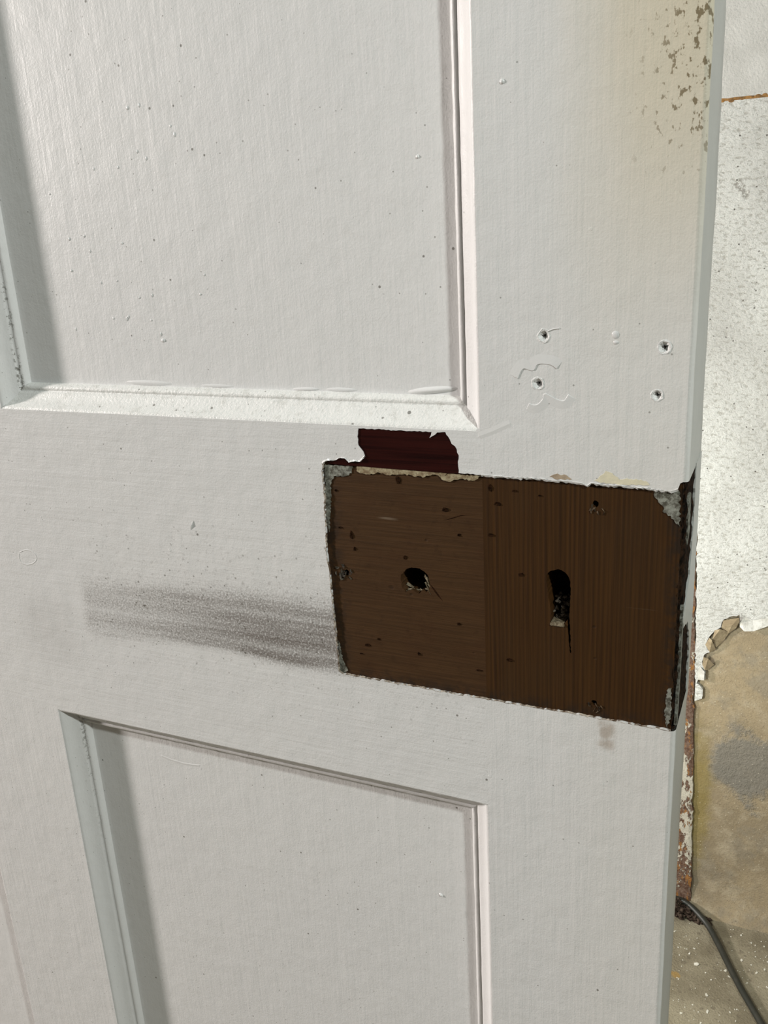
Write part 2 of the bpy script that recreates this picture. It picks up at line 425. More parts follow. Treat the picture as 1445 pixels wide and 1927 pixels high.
# bare wood where the lock sat: end of the rail (grain across) and the stile (grain upright), with holes cut through
SPINDLE = mm([(34.8, -51.1), (36.2, -48.6), (37.4, -47.3), (40.4, -46.0), (44.3, -46.1), (46.4, -47.3), (47.9, -48.9), (48.6, -52.0), (48.3, -54.6), (47.9, -56.4), (46.6, -57.4), (45.2, -56.3), (43.2, -58.4), (40.8, -57.2), (38.8, -57.6), (36.6, -58.4), (35.0, -55.6)])
KEY = mm([(101.2, -43.2), (101.8, -41.5), (103.0, -40.3), (104.6, -39.9), (106.1, -39.2), (107.7, -39.6), (109.2, -40.5), (110.6, -42.3), (111.3, -44.3), (111.5, -48.0), (111.3, -52.7), (111.0, -60.0), (111.6, -69.7), (111.9, -77.1), (111.4, -76.8), (110.7, -69.0), (110.1, -62.3), (109.0, -63.7), (102.9, -64.1), (103.3, -59.8), (102.4, -53.9), (101.6, -48.0)])
SCREWS = mm([(120.9, -9.6), (122.1, -98.7), (7.2, -52.6)])
rail_w = [(-0.0030, -0.1090), (PR, -0.1090), (PR, ZU - 0.0004), (0.0150, ZU - 0.0004), (0.0150, 0.0040), (-0.0030, 0.0040)]
bare_rail = sheet('bare_wood', [rail_w, ragged(SPINDLE, 0.0007, 0.00025, True, 2), circle(*SCREWS[2], 0.0016, 10, 0.35, 5)], BW, 0.018, W_H, lock_rail)
stile_w = [(PR, -0.1090), (AX, -0.1090), (AX, 0.0030), (PR, 0.0030)]
bare_stile = sheet('bare_wood', [stile_w, ragged(KEY, 0.0009, 0.0002, True, 6), circle(*SCREWS[0], 0.0014, 10, 0.25, 7), circle(*SCREWS[1], 0.0013, 10, 0.25, 8)], BW, 0.018, W_V, stile)
tag(bare_rail, 'bare brown wood with the grain running across and a round spindle hole')
tag(bare_stile, 'bare brown wood with upright grain and a keyhole')
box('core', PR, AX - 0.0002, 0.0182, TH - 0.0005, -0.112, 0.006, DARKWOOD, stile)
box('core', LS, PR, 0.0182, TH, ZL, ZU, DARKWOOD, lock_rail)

# maroon varnish of an older coat, showing where white paint has come away above the patch
m = sheet('old_varnish', [ragged([(0.0030, -0.0004), (0.0660, -0.0010), (0.0660, ZU - 0.0003), (0.0160, ZU - 0.0003), (0.0160, 0.0042), (0.0010, 0.0042)], 0.002, 0.00008, True, 12)], 0.0004, BW + 0.0002, MAROON, lock_rail)
tag(m, 'glossy dark maroon varnish bared by flaked white paint')

# remnants of older paint on the bare wood
def remnant(loop, mat, parent, y=None, seed=0, amp=0.0004, th=0.00035):
    return sheet('paint_remnant', [ragged(mm(loop), 0.0008, amp, True, seed)], (BW if y is None else y) - th, BW + 0.0002 if y is None else y + 0.0003, mat, parent)
remnant([(0.7, -1.0), (8.2, -1.0), (14.5, -0.6), (13.7, -4.1), (9.1, -6.1), (4.6, -6.2), (2.6, -10.3), (2.7, -16.0), (1.5, -22.5), (0.2, -32.9), (-0.5, -27.8), (-0.3, -15.1)], OLDGREY, lock_rail, seed=21)
remnant([(16.8, -0.3), (28.9, -0.3), (43.8, -0.4), (59.6, -0.5), (57.8, -2.3), (52.3, -2.0), (48.6, -3.4), (38.8, -2.9), (32.5, -3.8), (27.5, -2.9), (21.0, -4.1), (16.4, -2.9)], OLDCREAM, lock_rail, seed=22, th=0.0006)
remnant([(54.9, -2.5), (60.7, -0.9), (67.8, -1.2), (73.6, -1.3), (70.8, -3.5), (64.9, -3.0), (59.4, -4.8), (56.3, -4.0)], OLDCREAM, lock_rail, seed=23, th=0.0005)
remnant([(142.7, -2.4), (152.5, -2.2), (153.3, -16.0), (151.9, -15.1), (149.8, -12.0), (147.4, -11.1), (146.2, -8.0), (144.8, -6.0)], OLDGREY, stile, seed=24, amp=0.0006)
remnant([(0.6, -88.1), (1.2, -90.7), (2.1, -97.6), (4.5, -103.4), (2.4, -104.6), (0.2, -103.6)], OLDGREY, lock_rail, seed=25)
remnant([(151.9, -86.8), (153.4, -86.0), (153.4, -99.4), (152.4, -104.9), (150.9, -97.5)], OLDGREY, stile, seed=26)
remnant([(102.7, 0.6), (105.1, 1.9), (109.4, 1.8), (111.7, 0.2), (106.2, -0.3)], TAN, stile, 0.0, 27, 0.0003, 0.0001)
remnant([(120.5, 0.3), (123.3, 2.7), (124.9, 4.5), (127.4, 3.8), (130.1, 1.4), (133.1, 2.1), (140.1, 1.5), (141.6, -0.1), (133.2, -0.6), (125.1, -0.6)], CREAM, stile, 0.0, 28, 0.0003, 0.0001)
# lip of torn paint fibres along the border of the patch
def lip(line, parent, mat, seed, name='paint_lip', w=0.0009, h=0.0006, y=0.0):
    rnd = random.Random(seed); P = ragged(line, 0.0010, 0.0003, False, seed)
    V = []; F = []
    for i, p in enumerate(P):
        q = Vector(p); d = (Vector(P[min(i + 1, len(P) - 1)]) - Vector(P[max(i - 1, 0)])).normalized(); t = Vector((-d.y, d.x))
        a = q + t * w * rnd.uniform(0.5, 1.2); b = q - t * w * rnd.uniform(0.1, 0.7); hh = h * rnd.uniform(0.0, 1.0) * (0.35 + 0.65 * max(0.0, 0.5 + noise.noise(Vector((q.x * 160, seed, q.y * 160)))))
        V += [(a.x, y + 0.0002, a.y), (q.x, y - hh, q.y), (b.x, y + 0.0008, b.y)]
        if i:
            s = 3 * i
            F += [(s - 3, s - 2, s + 1, s), (s - 2, s - 1, s + 2, s + 1)]
    return fix_normals(mesh_obj(name, V, F, mat, parent))
LIPMIX = plain('broken_paint_edge', (0.50, 0.44, 0.37), 0.7, 0.0003, 900, (0.10, 0.062, 0.036), 300, 0.2)
lip(BOTL[8:], lock_rail, LIPMIX, 31, w=0.0006, h=0.0004)
lip(BOTL[:9], lock_rail, LIPMIX, 32, w=0.0005, h=0.0003)
lip(BOT, stile, LIPMIX, 33, w=0.0005, h=0.0003)
lip(list(reversed(TOPR[:-2])), stile, P_FLAW, 34)
lip(TOP[:9], lock_rail, P_FLAW, 35, h=0.0010)

# spindle hole: torn fibres; keyhole: crumbs and the pale ledge; screw holes: splinters
def splinters(name, spots, parent, mat, seed):
    rnd = random.Random(seed)
    V = []; F = []
    for (x, z, l, a, y, w, d) in spots:
        s = len(V); ca, sa = math.cos(a), math.sin(a)
        pts = [(-l / 2, -w / 2), (l / 2, -w / 6), (l / 2 * 1.05, w / 6), (-l / 2, w / 2)]
        for k, yy in ((0, y), (1, y + d)):
            for (u, t) in pts: V.append((x + (u * ca - t * sa), yy + (rnd.uniform(0, .0008) if k == 0 else 0), z + (u * sa + t * ca)))
        F += [(s, s + 1, s + 2, s + 3), (s + 4, s + 7, s + 6, s + 5)] + [(s + i, s + 4 + i, s + 4 + (i + 1) % 4, s + (i + 1) % 4) for i in range(4)]
    return fix_normals(mesh_obj(name, V, F, mat, parent))
rnd = random.Random(11)
sp = []
for k in range(16):
    sp.append((rnd.uniform(0.0365, 0.0478), rnd.uniform(-0.0600, -0.0560), rnd.uniform(.002, .0045), rnd.uniform(-.5, .5), rnd.uniform(0.0012, 0.0050), rnd.uniform(.0007, .0014), .0008))
for k in range(7):
    sp.append((rnd.uniform(0.0470, 0.0490), rnd.uniform(-0.0585, -0.0510), rnd.uniform(.003, .0055), rnd.uniform(-1.4, -1.0), rnd.uniform(0.0009, 0.0016), rnd.uniform(.0005, .0009), .0006))
tag(splinters('splinter', sp, lock_rail, SPLINTER, 3), 'pale torn wood fibres in the spindle hole')
sp = [(rnd.uniform(0.1030, 0.1095), rnd.uniform(-0.0630, -0.0540), rnd.uniform(.001, .0026), rnd.uniform(0, 3), rnd.uniform(0.004, 0.012), rnd.uniform(.0008, .0018), .001) for k in range(40)]
splinters('wood_crumb', sp, stile, plain('wood_crumb', (0.20, 0.17, 0.13), 0.9, 0.0003, 900, (0.05, 0.04, 0.03), 700), 4)
led = box('keyhole_ledge', 0.1029, 0.1090, 0.0006, 0.011, -0.0652, -0.0636, SPLINTER, stile, 0.0003)
sp = []
for (cx, cz) in (SCREWS[0], SCREWS[1]):
    for k in range(9):
        sp.append((cx + rnd.uniform(-.0030, .0036), cz - rnd.uniform(0.0012, 0.0042), rnd.uniform(.0012, .0026), rnd.uniform(-2.4, -0.7), BW - 0.0005, rnd.uniform(.0004, .0009), .0007))
splinters('splinter', sp, stile, plain('torn_brown_wood', (0.13, 0.085, 0.045), 0.8, 0.0003, 900, (0.02, 0.012, 0.006), 600), 5)
sp = []
for k in range(26):
    a = rnd.uniform(0, 6.28); r = rnd.uniform(.0008, .0044)
    sp.append((SCREWS[2][0] + math.cos(a) * r - .001, SCREWS[2][1] + math.sin(a) * r * .9, rnd.uniform(.0008, .0020), rnd.uniform(0, 3), BW - rnd.uniform(.0002, .0009), rnd.uniform(.0006, .0012), .001))
splinters('wood_crumb', sp, lock_rail, plain('dirty_crumb', (0.10, 0.085, 0.06), 0.85, 0.0003, 900, (0.02, 0.014, 0.010), 500), 6)
# dents and bruises in the bare wood: shallow rough-lipped pits
DENT = plain('bruised_wood', (0.030, 0.0125, 0.005), 0.9, 0.0004, 900, (0.012, 0.005, 0.002), 600, 0.05)
def pit(x, z, r, parent, y, mat, seed, name, lipmat=None, depth=0.0006, sx=1.0, sz=1.0):
    rnd = random.Random(seed); n = 11; V = []; F = []
    for ring, (rr, yy) in enumerate(((1.35, 0.0001), (1.0, -0.00022), (0.72, -0.00012), (0.30, -0.00005))):
        for i in range(n):
            a = 2 * math.pi * i / n; q = r * rr * (1 + rnd.uniform(-.28, .28))
            V.append((x + math.cos(a) * q * sx, y + yy * (1 + rnd.uniform(-.5, .6)), z + math.sin(a) * q * sz))
    for ring in range(3):
        for i in range(n):
            p = ring * n; F.append((p + i, p + (i + 1) % n, p + n + (i + 1) % n, p + n + i))
    F.append(tuple(3 * n + i for i in range(n)))
    return fix_normals(mesh_obj(name, V, F, mat, parent))
for i, (x, z, r, sx, sz) in enumerate([(11.5, -33.5, 1.3, .9, 2.0), (12.6, -40.0, .9, 1, 1.4), (6.0, -30.4, .8, 1.6, .8), (37.5, -41.5, 1.1, 1, 1.2),
        (36.0, -6.0, 1.9, .9, 1.3), (5.2, -12.8, .8, 1.2, .9), (57.5, -17.5, 1.4, 1.4, .9), (63.2, -28.5, 1.0, 1.1, .8),
        (62.0, -70.5, 1.0, 1.2, .8), (42.0, -88.5, 1.0, 1, 1.1), (16.0, -88.0, 1.2, 1.5, .7), (12.4, -93.0, .7, 1.8, .6), (22.0, -84.0, .8, 1.4, .8)]):
    pit(x / 1000, z / 1000, r / 1000 * 0.62, lock_rail, BW - .00005, DENT, 60 + i, 'dent', sx=sx, sz=sz)
for i, (x, z, r, sx, sz) in enumerate([(77.5, -6.0, 1.4, .9, 1.5), (80.5, -13.0, 1.3, 1.5, .8), (88.0, -6.8, .9, 1.6, .7), (77.6, -27.0, 1.2, 1.5, .8),
        (90.5, -43.5, 1.3, 1.2, .8), (85.0, -84.5, 1.3, 1.4, .9), (70.9, -92.0, 1.1, 1.8, .5), (98.5, -8.0, .7, 1.5, .6)]):
    pit(x / 1000, z / 1000, r / 1000 * 0.62, stile, BW - .00005, DENT, 80 + i, 'dent', sx=sx, sz=sz)

ridge('gouge', mm([(48.6, -52.5), (50.2, -55.0), (52.4, -58.0), (54.6, -60.6)]), BW, 0.0010, 0.0006, 0.00012, DENT, lock_rail)  # dark strip put in for the shaded groove beside the spindle hole
ridge('gouge', mm([(56.0, -22.5), (60.0, -21.2), (64.0, -19.6), (70.0, -18.8)]), BW, 0.0005, 0.0005, 0.00010, DENT, lock_rail)
# door edge at the patch: rough dark wood, with the last sliver of grey-white paint on it
bm_v = []; bm_f = []; rnd = random.Random(5)
NZ, prof = 60, [(AX, 0.0012), (AX + .0002, 0.0030), (EX - 0.0012, 0.0034), (EX - .0005, 0.0060), (EX - .0004, 0.020), (EX - .0004, 0.043), (EX - 0.004, TH)]
for i in range(NZ + 1):
    z = -0.1062 + (0.1062 + 0.0022) * i / NZ
    for j, (x, y) in enumerate(prof):
        bm_v.append((x + rnd.uniform(-.0004, .0003), y + rnd.uniform(-.0004, .0004), z))
    if i:
        for j in range(len(prof) - 1):
            a = (i - 1) * len(prof) + j; bm_f.append((a, a + 1, a + 1 + len(prof), a + len(prof)))
tag(fix_normals(mesh_obj('edge_wood', bm_v, bm_f, EDGEWOOD, stile)), 'rough blackened wood of the door edge beside the patch')
def edge_plate(name, loop, x, mat, parent, th=0.0006, seed=0, amp=0.0006):
    """flake lying on the edge face of the door; loop in (y, z)"""
    lp = ragged([(y / 1000, z / 1000) for y, z in loop], 0.002, amp, True, seed)
    n = len(lp); vs, es, fs, *_ = delaunay_2d_cdt([Vector(p) for p in lp], [(i, (i + 1) % n) for i in range(n)], [], 1, 1e-6)
    V = [(x + th, p.x, p.y) for p in vs] + [(x - .0005, p.x, p.y) for p in vs]; k = len(vs)
    F = [tuple(f) for f in fs]; cnt = {}
    for f in fs:
        for i in range(len(f)):
            e = (f[i], f[(i + 1) % len(f)]); q = (min(e), max(e)); cnt[q] = cnt.get(q, 0) + 1
    F += [(a, b, k + b, k + a) for (a, b), c in cnt.items() if c == 1]
    return fix_normals(mesh_obj(name, V, F, mat, parent))
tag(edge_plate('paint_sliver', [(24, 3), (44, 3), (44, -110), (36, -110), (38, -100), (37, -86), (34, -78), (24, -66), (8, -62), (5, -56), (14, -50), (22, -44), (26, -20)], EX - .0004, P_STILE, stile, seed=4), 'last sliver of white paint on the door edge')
edge_plate('paint_sliver', [(4, -50), (8, -52), (9, -80), (7, -104), (3, -104), (5, -80)], EX - .0006, OLDGREY, stile, seed=6)
edge_plate('paint_sliver', [(6, -4), (12, -6), (14, -22), (8, -26), (5, -14)], EX - .0006, OLDGREY, stile, seed=8)

# ------------------------------------------------------------------ door: panels and mouldings
PROF = [(0.0, 0.0), (0.0006, 0.00025), (0.0014, 0.0012), (0.0022, 0.0026), (0.0036, 0.0046), (0.0052, 0.0060), (0.0068, 0.0070), (0.0079, 0.0078),
        (0.0084, 0.0088), (0.0089, 0.0085), (0.0098, 0.0082), (0.0108, 0.0088), (0.0116, 0.0102), (0.0120, 0.0122)]
def moulding(side, x0, x1, z0, z1, mat, seed):
    """one mitred length of moulding round a panel opening x0..x1, z0..z1"""
    V = []; F = []; np_ = len(PROF)
    horizontal = side in ('top', 'bottom'); L = (x1 - x0) if horizontal else (z1 - z0)
    n = max(20, int(L / 0.004))
    for i in range(n + 1):
        for j, (s, y) in enumerate(PROF):
            u = s + (L - 2 * s) * i / n
            w = (noise.noise(Vector((u * 120, j * .8, seed))) * 0.00016 + noise.noise(Vector((u * 420, j * 1.7, seed + 5))) * 0.00010) if 0 < j < np_ - 1 else 0
            s2 = s + w; y2 = y - w * 0.7
            if j == 0: y2 = 0.0002; s2 = -0.0003
            if side == 'left': p = (x0 + s2, y2, z0 + u)
            elif side == 'right': p = (x1 - s2, y2, z0 + u)
            elif side == 'bottom': p = (x0 + u, y2, z0 + s2)
            else: p = (x0 + u, y2, z1 - s2)
            V.append(p)
        if i:
            a = (i - 1) * np_; b = i * np_
            for j in range(np_ - 1): F.append((a + j, a + j + 1, b + j + 1, b + j))
    o = fix_normals(mesh_obj('moulding', V, F, mat, door))
    # normals of an open strip: make them face the viewer side
    if sum(p.normal.y * p.area for p in o.data.polygons) > 0: o.data.flip_normals()
    for k, p in enumerate(o.data.polygons): p.use_smooth = True
    return o
panels = []
for (x0, x1, z0, z1, near) in ((PL, PR, ZU, ZTOP, 1), (PL, PR, ZBOT, ZL, 1), (LS, ML, ZU, ZTOP, 0), (LS, ML, ZBOT, ZL, 0)):
    p = box('panel', x0 - 0.006, x1 + 0.006, PD, PD + 0.012, z0 - 0.006, z1 + 0.006, P_PANEL, door); panels.append(p)
    for k, s in enumerate(('left', 'right', 'bottom', 'top')):
        o = moulding(s, x0, x1, z0, z1, P_DUSTY_LIT if (s == 'bottom' and z0 > 0) else P_MOULD, 11 * k + (7 if z0 > 0 else 3))
        if s == 'bottom' and z0 > 0: tag(o, 'bottom moulding of the upper panel with dust and grit in the paint')
up, lo = panels[0], panels[1]
# blisters, runs and pimples of the paint
for (x, z, lx, lz, h, a, par, y) in ((-0.100, 0.0312, 0.016, 0.0016, 0.0007, -0.01, up, PD), (-0.060, 0.0308, 0.011, 0.0010, 0.0004, 0.0, up, PD), (-0.012, 0.0306, 0.008, 0.0009, 0.0007, 0.02, up, PD),
        (0.006, 0.0308, 0.009, 0.0011, 0.0006, 0.0, up, PD), (0.0490, 0.0318, 0.0125, 0.0016, 0.0014, 0.10, up, PD), (0.0435, -0.2323, 0.0014, 0.0009, 0.0008, -0.6, lo, PD),
        (0.0210, -0.1735, 0.0008, 0.0006, 0.0005, 0.3, lo, PD), (0.1273, 0.0569, 0.0016, 0.0018, 0.00030, 0.2, stile, 0.0), (0.1275, 0.0541, 0.0012, 0.0009, 0.00025, 0, stile, 0.0), (0.0850, 0.1465, 0.0011, 0.0011, 0.0005, 0, stile, 0),
        (0.0465, 0.1245, 0.0009, 0.0009, 0.0005, 0, up, PD), (-0.0880, 0.0520, 0.0013, 0.0011, 0.0006, 0, up, PD)):
    dome('paint_blister', x, z, y, lx, lz, h, a, P_FLAW, par)
rn = random.Random(19)
for k in range(26):
    dome('paint_pimple', rn.uniform(-0.15, -0.06), rn.uniform(0.05, 0.16), PD, rn.uniform(.0004, .0008), rn.uniform(.0006, .0016), rn.uniform(.0002, .0004), 0, P_FLAW, up, 8, 3)
# cracks and chipped-then-painted outlines
ridge('paint_ridge', smooth_line(mm([(89.7, 39.5), (92.1, 43.7), (96.1, 43.1), (98.0, 45.6), (103.0, 45.5), (105.5, 43.9)])), 0.0, 0.0050, 0.00020, 0.00026, P_FLAW, stile)
ridge('paint_ridge', smooth_line(mm([(94.4, 30.1), (96.0, 29.5), (98.0, 29.8), (99.9, 31.8), (100.9, 34.1), (105.3, 32.1), (108.3, 31.6), (110.1, 34.2)])), 0.0, 0.00030, 0.0045, 0.00026, P_FLAW, stile)
ridge('paint_ridge', smooth_line(mm([(73.0, 15.6), (78.9, 18.0), (83.4, 20.2), (87.1, 21.9)])), 0.0, 0.0030, 0.0025, 0.00012, P_FLAW, stile)
ridge('paint_ridge', smooth_line(mm([(101.5, 58.0), (104.0, 59.0), (106.5, 59.3)])), 0.0, 0.0003, 0.0006, 0.0003, P_FLAW, stile)
ring = mm([(-195.6, -63.6), (-189.6, -61.4), (-184.4, -62.5), (-183.2, -65.8), (-186.7, -69.0), (-192.4, -70.3), (-195.9, -68.4), (-195.6, -63.6)])
ridge('paint_ridge', smooth_line(ring), 0.0, 0.0008, 0.0008, 0.00014, P_FLAW, lock_rail)
ridge('paint_chip', mm([(-76.7, -38.9), (-75.7, -36.3), (-74.4, -34.0)]), 0.0, 0.0004, 0.0004, 0.0007, P_FLAW, lock_rail)
ridge('paint_run', smooth_line(mm([(-128, -186), (-120, -187.4), (-110, -187.8), (-100, -186.6)])), PD, 0.0006, 0.0020, 0.00014, P_FLAW, lo)
# filled nail holes: sunk cone with a raised broken rim
HOLE = plain('nail_hole_dark', (0.45, 0.43, 0.40), 0.6, 0.0003, 900, (0.12, 0.10, 0.08), 500)
CRATER = plain('fresh_white_filler', (0.80, 0.80, 0.79), 0.5, 0.0003, 900, (0.70, 0.70, 0.69), 500)
for i, ((x, z), r) in enumerate(zip(NAILS, nail_r)):
    rn = random.Random(40 + i); n = 14; V = []; F = []
    rings = ((1.40, 0.00005), (1.14, -0.00016), (0.96, -0.00005), (0.62, 0.0010), (0.30, 0.0019), (0.20, 0.0030))
    for rr, yy in rings:
        for k in range(n):
            a = 2 * math.pi * k / n; q = r * rr * (1 + rn.uniform(-.12, .12)); V.append((x + math.cos(a) * q, yy * (1 + rn.uniform(-.5, .4)), z + math.sin(a) * q))
    for g in range(len(rings) - 1):
        for k in range(n): F.append((g * n + k, g * n + (k + 1) % n, (g + 1) * n + (k + 1) % n, (g + 1) * n + k))
    o = fix_normals(mesh_obj('nail_hole', V, F, CRATER, stile))
    e = (len(rings) - 1) * n
    b = bmesh.new()
    mesh_obj('nail_hole_floor', [V[e + k] for k in range(n)], [tuple(range(n))], HOLE, stile)
    b.free()

# ------------------------------------------------------------------ the room
def room_mats():
    t = NT('plaster_base'); v = t.coord(None)
    a = t.noise(v, 5.0, 5, .6); f = t.noise(v, 420, 4, .7); g = t.noise(v, 30, 5, .65)
    col = t.mix(t.step(a, 0.36, 0.64), (0.325, 0.262, 0.168), (0.230, 0.187, 0.123))
    col = t.mix(t.mul(t.step(g, 0.46, 0.66), 0.6), col, (0.40, 0.345, 0.25))
    col = t.mix(t.mul(t.step(t.noise(v, 14, 5, .7), 0.48, 0.62), 0.55), col, (0.215, 0.19, 0.145))
    col = t.mix(t.mul(t.step(f, 0.50, 0.72), 0.55), col, (0.16, 0.125, 0.08))
    # grey cement patch and a yellow damp stain at the strip
    dx = t.sub(t.x, 0.165); dz = t.mul(t.sub(t.z, -0.715), 0.75)
    dd = t.math('SQRT', t.add(t.mul(dx, dx), t.mul(dz, dz)))
    pm = t.step(t.add(dd, t.mul(t.sub(t.noise(v, 26, 5, .7), 0.5), 0.10)), 0.060, 0.036)
    col = t.mix(t.mul(pm, 0.85), col, (0.185, 0.175, 0.152))
    dx2 = t.sub(t.x, 0.100); dz2 = t.mul(t.sub(t.z, -0.79), 0.17)
    d2 = t.math('SQRT', t.add(t.mul(dx2, dx2), t.mul(dz2, dz2)))
    ym = t.step(t.add(d2, t.mul(t.sub(t.noise(v, 40, 4), 0.5), 0.03)), 0.030, 0.010)
    col = t.mix(t.mul(ym, 0.75), col, (0.215, 0.165, 0.050))
    col = t.mix(t.mul(t.specks(v, 240, .16, .3), .6), col, (0.62, 0.57, 0.45))
    col = t.mix(t.mul(t.specks(t.vscale(v, (1, 1, 1), (4, 4, 4)), 200, .16, .3), .6), col, (0.12, 0.10, 0.07))
    h = t.add(t.mul(g, 1.6), t.add(t.mul(f, 0.6), t.mul(pm, t.mul(t.noise(v, 140, 4, .7), 1.8))))
    base = t.out(col, 0.85, t.bump(h, 0.0018, 0.85), 0.2)

    t = NT('rough_white_wall'); v = t.coord(None)
    hv = t.vscale(v, (0.55, 1, 1))
    g = t.noise(hv, 230, 5, .68); w = t.noise(v, 16, 4)
    up_ = t.step(t.z, 0.02, 0.211)
    col = t.mix(t.step(w, 0.35, 0.65), (0.64, 0.64, 0.61), (0.74, 0.745, 0.715))
    gap = t.step(g, 0.50, 0.36)
    col = t.mix(t.mul(gap, 0.65), col, (0.36, 0.345, 0.30))
    col = t.mix(t.mul(t.specks(v, 130, .13, .34), .9), col, (0.075, 0.065, 0.05))
    col = t.mix(t.mul(t.specks(t.vscale(v, (1, 1, 1), (1, 2, 3)), 260, .15, .22), .6), col, (0.14, 0.12, 0.09))
    # dark scuff
    u1 = t.add(t.mul(t.sub(t.x, 0.108), 0.75), t.mul(t.sub(t.z, 0.108), 0.66)); u2 = t.sub(t.mul(t.sub(t.x, 0.108), 0.66), t.mul(t.sub(t.z, 0.108), -0.75))
    us = t.sub(t.mul(t.sub(t.x, 0.108), 0.62), t.mul(t.sub(t.z, 0.108), 0.78)); ut = t.add(t.mul(t.sub(t.x, 0.108), 0.78), t.mul(t.sub(t.z, 0.108), 0.62))
    sc = t.mul(t.band(us, -0.013, -0.010, 0.010, 0.013), t.band(ut, -0.0065, -0.004, 0.004, 0.0065))
    col = t.mix(t.mul(sc, t.mul(t.step(t.noise(v, 260, 3), .40, .60), .75)), col, (0.24, 0.22, 0.19))
    col = t.mix(t.mul(t.step(t.noise(t.vscale(v, (1, 1, .4)), 9, 3), .5, .72), 0.35), col, (0.48, 0.47, 0.45))
    h = t.add(t.mul(g, 1.4), t.mul(t.noise(v, 900, 3), 0.3))
    white = t.out(col, 0.42, t.bump(h, 0.0032, 1.0), 0.5)

    t = NT('rough_grey_wall_upper'); v = t.coord(None)
    g = t.noise(v, 260, 5, .65)
    col = t.mix(t.step(t.noise(v, 24, 4), .38, .66), (0.60, 0.595, 0.57), (0.53, 0.525, 0.50))
    col = t.mix(t.mul(t.step(t.noise(v, 420, 3), .55, .7), 0.4), col, (0.44, 0.43, 0.40))
    col = t.mix(t.mul(t.specks(v, 170, .12, .15), .6), col, (0.16, 0.14, 0.11))
    grey = t.out(col, 0.6, t.bump(g, 0.0020, 0.9), 0.3)

    t = NT('concrete_floor'); v = t.coord(None)
    a = t.noise(v, 12, 5, .65); f = t.noise(v, 300, 4, .7)
    col = t.mix(t.step(a, .36, .66), (0.20, 0.172, 0.118), (0.32, 0.285, 0.205))
    col = t.mix(t.mul(t.step(f, .5, .72), .5), col, (0.13, 0.11, 0.08))
    d, c = t.vor(v, 75); col = t.mix(t.mul(t.step(d, .30, .22), t.mul(t.step(t.noise(v, 70, 2), .5, .56), .55)), col, (0.15, 0.125, 0.09))
    col = t.mix(t.mul(t.specks(v, 210, .17, .25), .85), col, (0.70, 0.68, 0.60))
    dx = t.sub(t.x, 0.096); dy = t.sub(t.y, 0.790); dd = t.math('SQRT', t.add(t.mul(dx, dx), t.mul(dy, dy)))
    col = t.mix(t.mul(t.step(t.add(dd, t.mul(t.sub(t.noise(v, 120, 3), .5), .014)), .0085, .0045), .7), col, (0.36, 0.22, 0.06))
    floor = t.out(col, 0.8, t.bump(t.add(f, a), 0.0022, .9), 0.25)

    t = NT('flaking_brown_trim'); v = t.coord(None)
    n1 = t.noise(t.vscale(v, (1, 1, .5)), 95, 5, .7)
    low = t.mul(t.band(t.z, -0.95, -0.91, -0.74, -0.66), 0.13)
    wh = t.step(t.add(n1, low), .60, .63)
    col = t.mix(t.step(t.noise(v, 220, 4, .7), .35, .65), (0.085, 0.042, 0.026), (0.17, 0.115, 0.085))
    col = t.mix(t.mul(t.step(t.noise(t.vscale(v, (1, 1, .4), (2, 2, 2)), 140, 4, .7), .52, .60), .85), col, (0.30, 0.135, 0.035))
    col = t.mix(wh, col, (0.46, 0.43, 0.36))
    trim = t.out(col, 0.7, t.bump(t.add(t.noise(v, 350, 4, .7), t.mul(wh, .7)), .0012), .3)
    return base, white, grey, floor, trim
M_PLASTER, M_WHITE, M_GREY, M_FLOOR, M_TRIM = room_mats()
M_ROOM = plain('room_grey_wall', (0.10, 0.101, 0.101), 0.8, 0.0006, 200, (0.085, 0.086, 0.086), 6)

XL, XR, YF, ZC = -3.4, 2.2, -2.8, 1.5
floor = tag(box('floor', XL, XR, YF, WALL_Y + 0.10, FLOOR_Z - 0.08, FLOOR_Z, M_FLOOR), 'dirty concrete floor with white paint chips', 'floor', 'structure')
tag(box('ceiling', XL, XR, YF, WALL_Y + 0.10, ZC, ZC + 0.08, M_ROOM), 'plain grey ceiling of the room', 'ceiling', 'structure')
tag(box('wall_left', XL - 0.1, XL, YF, WALL_Y + 0.10, FLOOR_Z, ZC, M_ROOM), 'plain grey wall on the left of the room', 'wall', 'structure')
tag(box('wall_right', XR, XR + 0.1, YF, WALL_Y + 0.10, FLOOR_Z, ZC, M_ROOM), 'plain grey wall on the right of the room', 'wall', 'structure')
tag(box('wall_front', XL, XR, YF - 0.1, YF, FLOOR_Z, ZC, M_ROOM), 'plain grey wall behind the photographer', 'wall', 'structure')

# back wall: plaster ground with a coved foot; the white skins lie on it
V = []; F = []
xs = [XL, -1.0, -0.3] + [-0.2 + 0.01 * i for i in range(71)] + [0.8, 1.4, XR]
zs = [ZC, 0.6, 0.2, -0.3, -0.5] + [-0.60 - 0.01 * i for i in range(41)]
for z in zs:
    for x in xs:
        cove = max(0.0, (-0.945 - z)) / 0.055
        y = WALL_Y - 0.014 * cove ** 2 + noise.noise(Vector((x * 9, 0, z * 9))) * 0.0022 + noise.noise(Vector((x * 30, 3, z * 30))) * 0.0008 * (1 + 2 * cove)
        V.append((x, y + 0.0015, z))
nx = len(xs)
for i in range(len(zs) - 1):
    for j in range(nx - 1): F.append((i * nx + j, i * nx + j + 1, (i + 1) * nx + j + 1, (i + 1) * nx + j))
wall = mesh_obj('wall_back', V, F, M_PLASTER, None, True); fix_normals(wall)
if wall.data.polygons[0].normal.y > 0: wall.data.flip_normals()
tag(wall, 'stained bare plaster wall under torn white wall lining', 'wall', 'structure')
box('wall_core', XL, XR, WALL_Y + 0.02, WALL_Y + 0.10, FLOOR_Z, ZC, M_ROOM, wall)
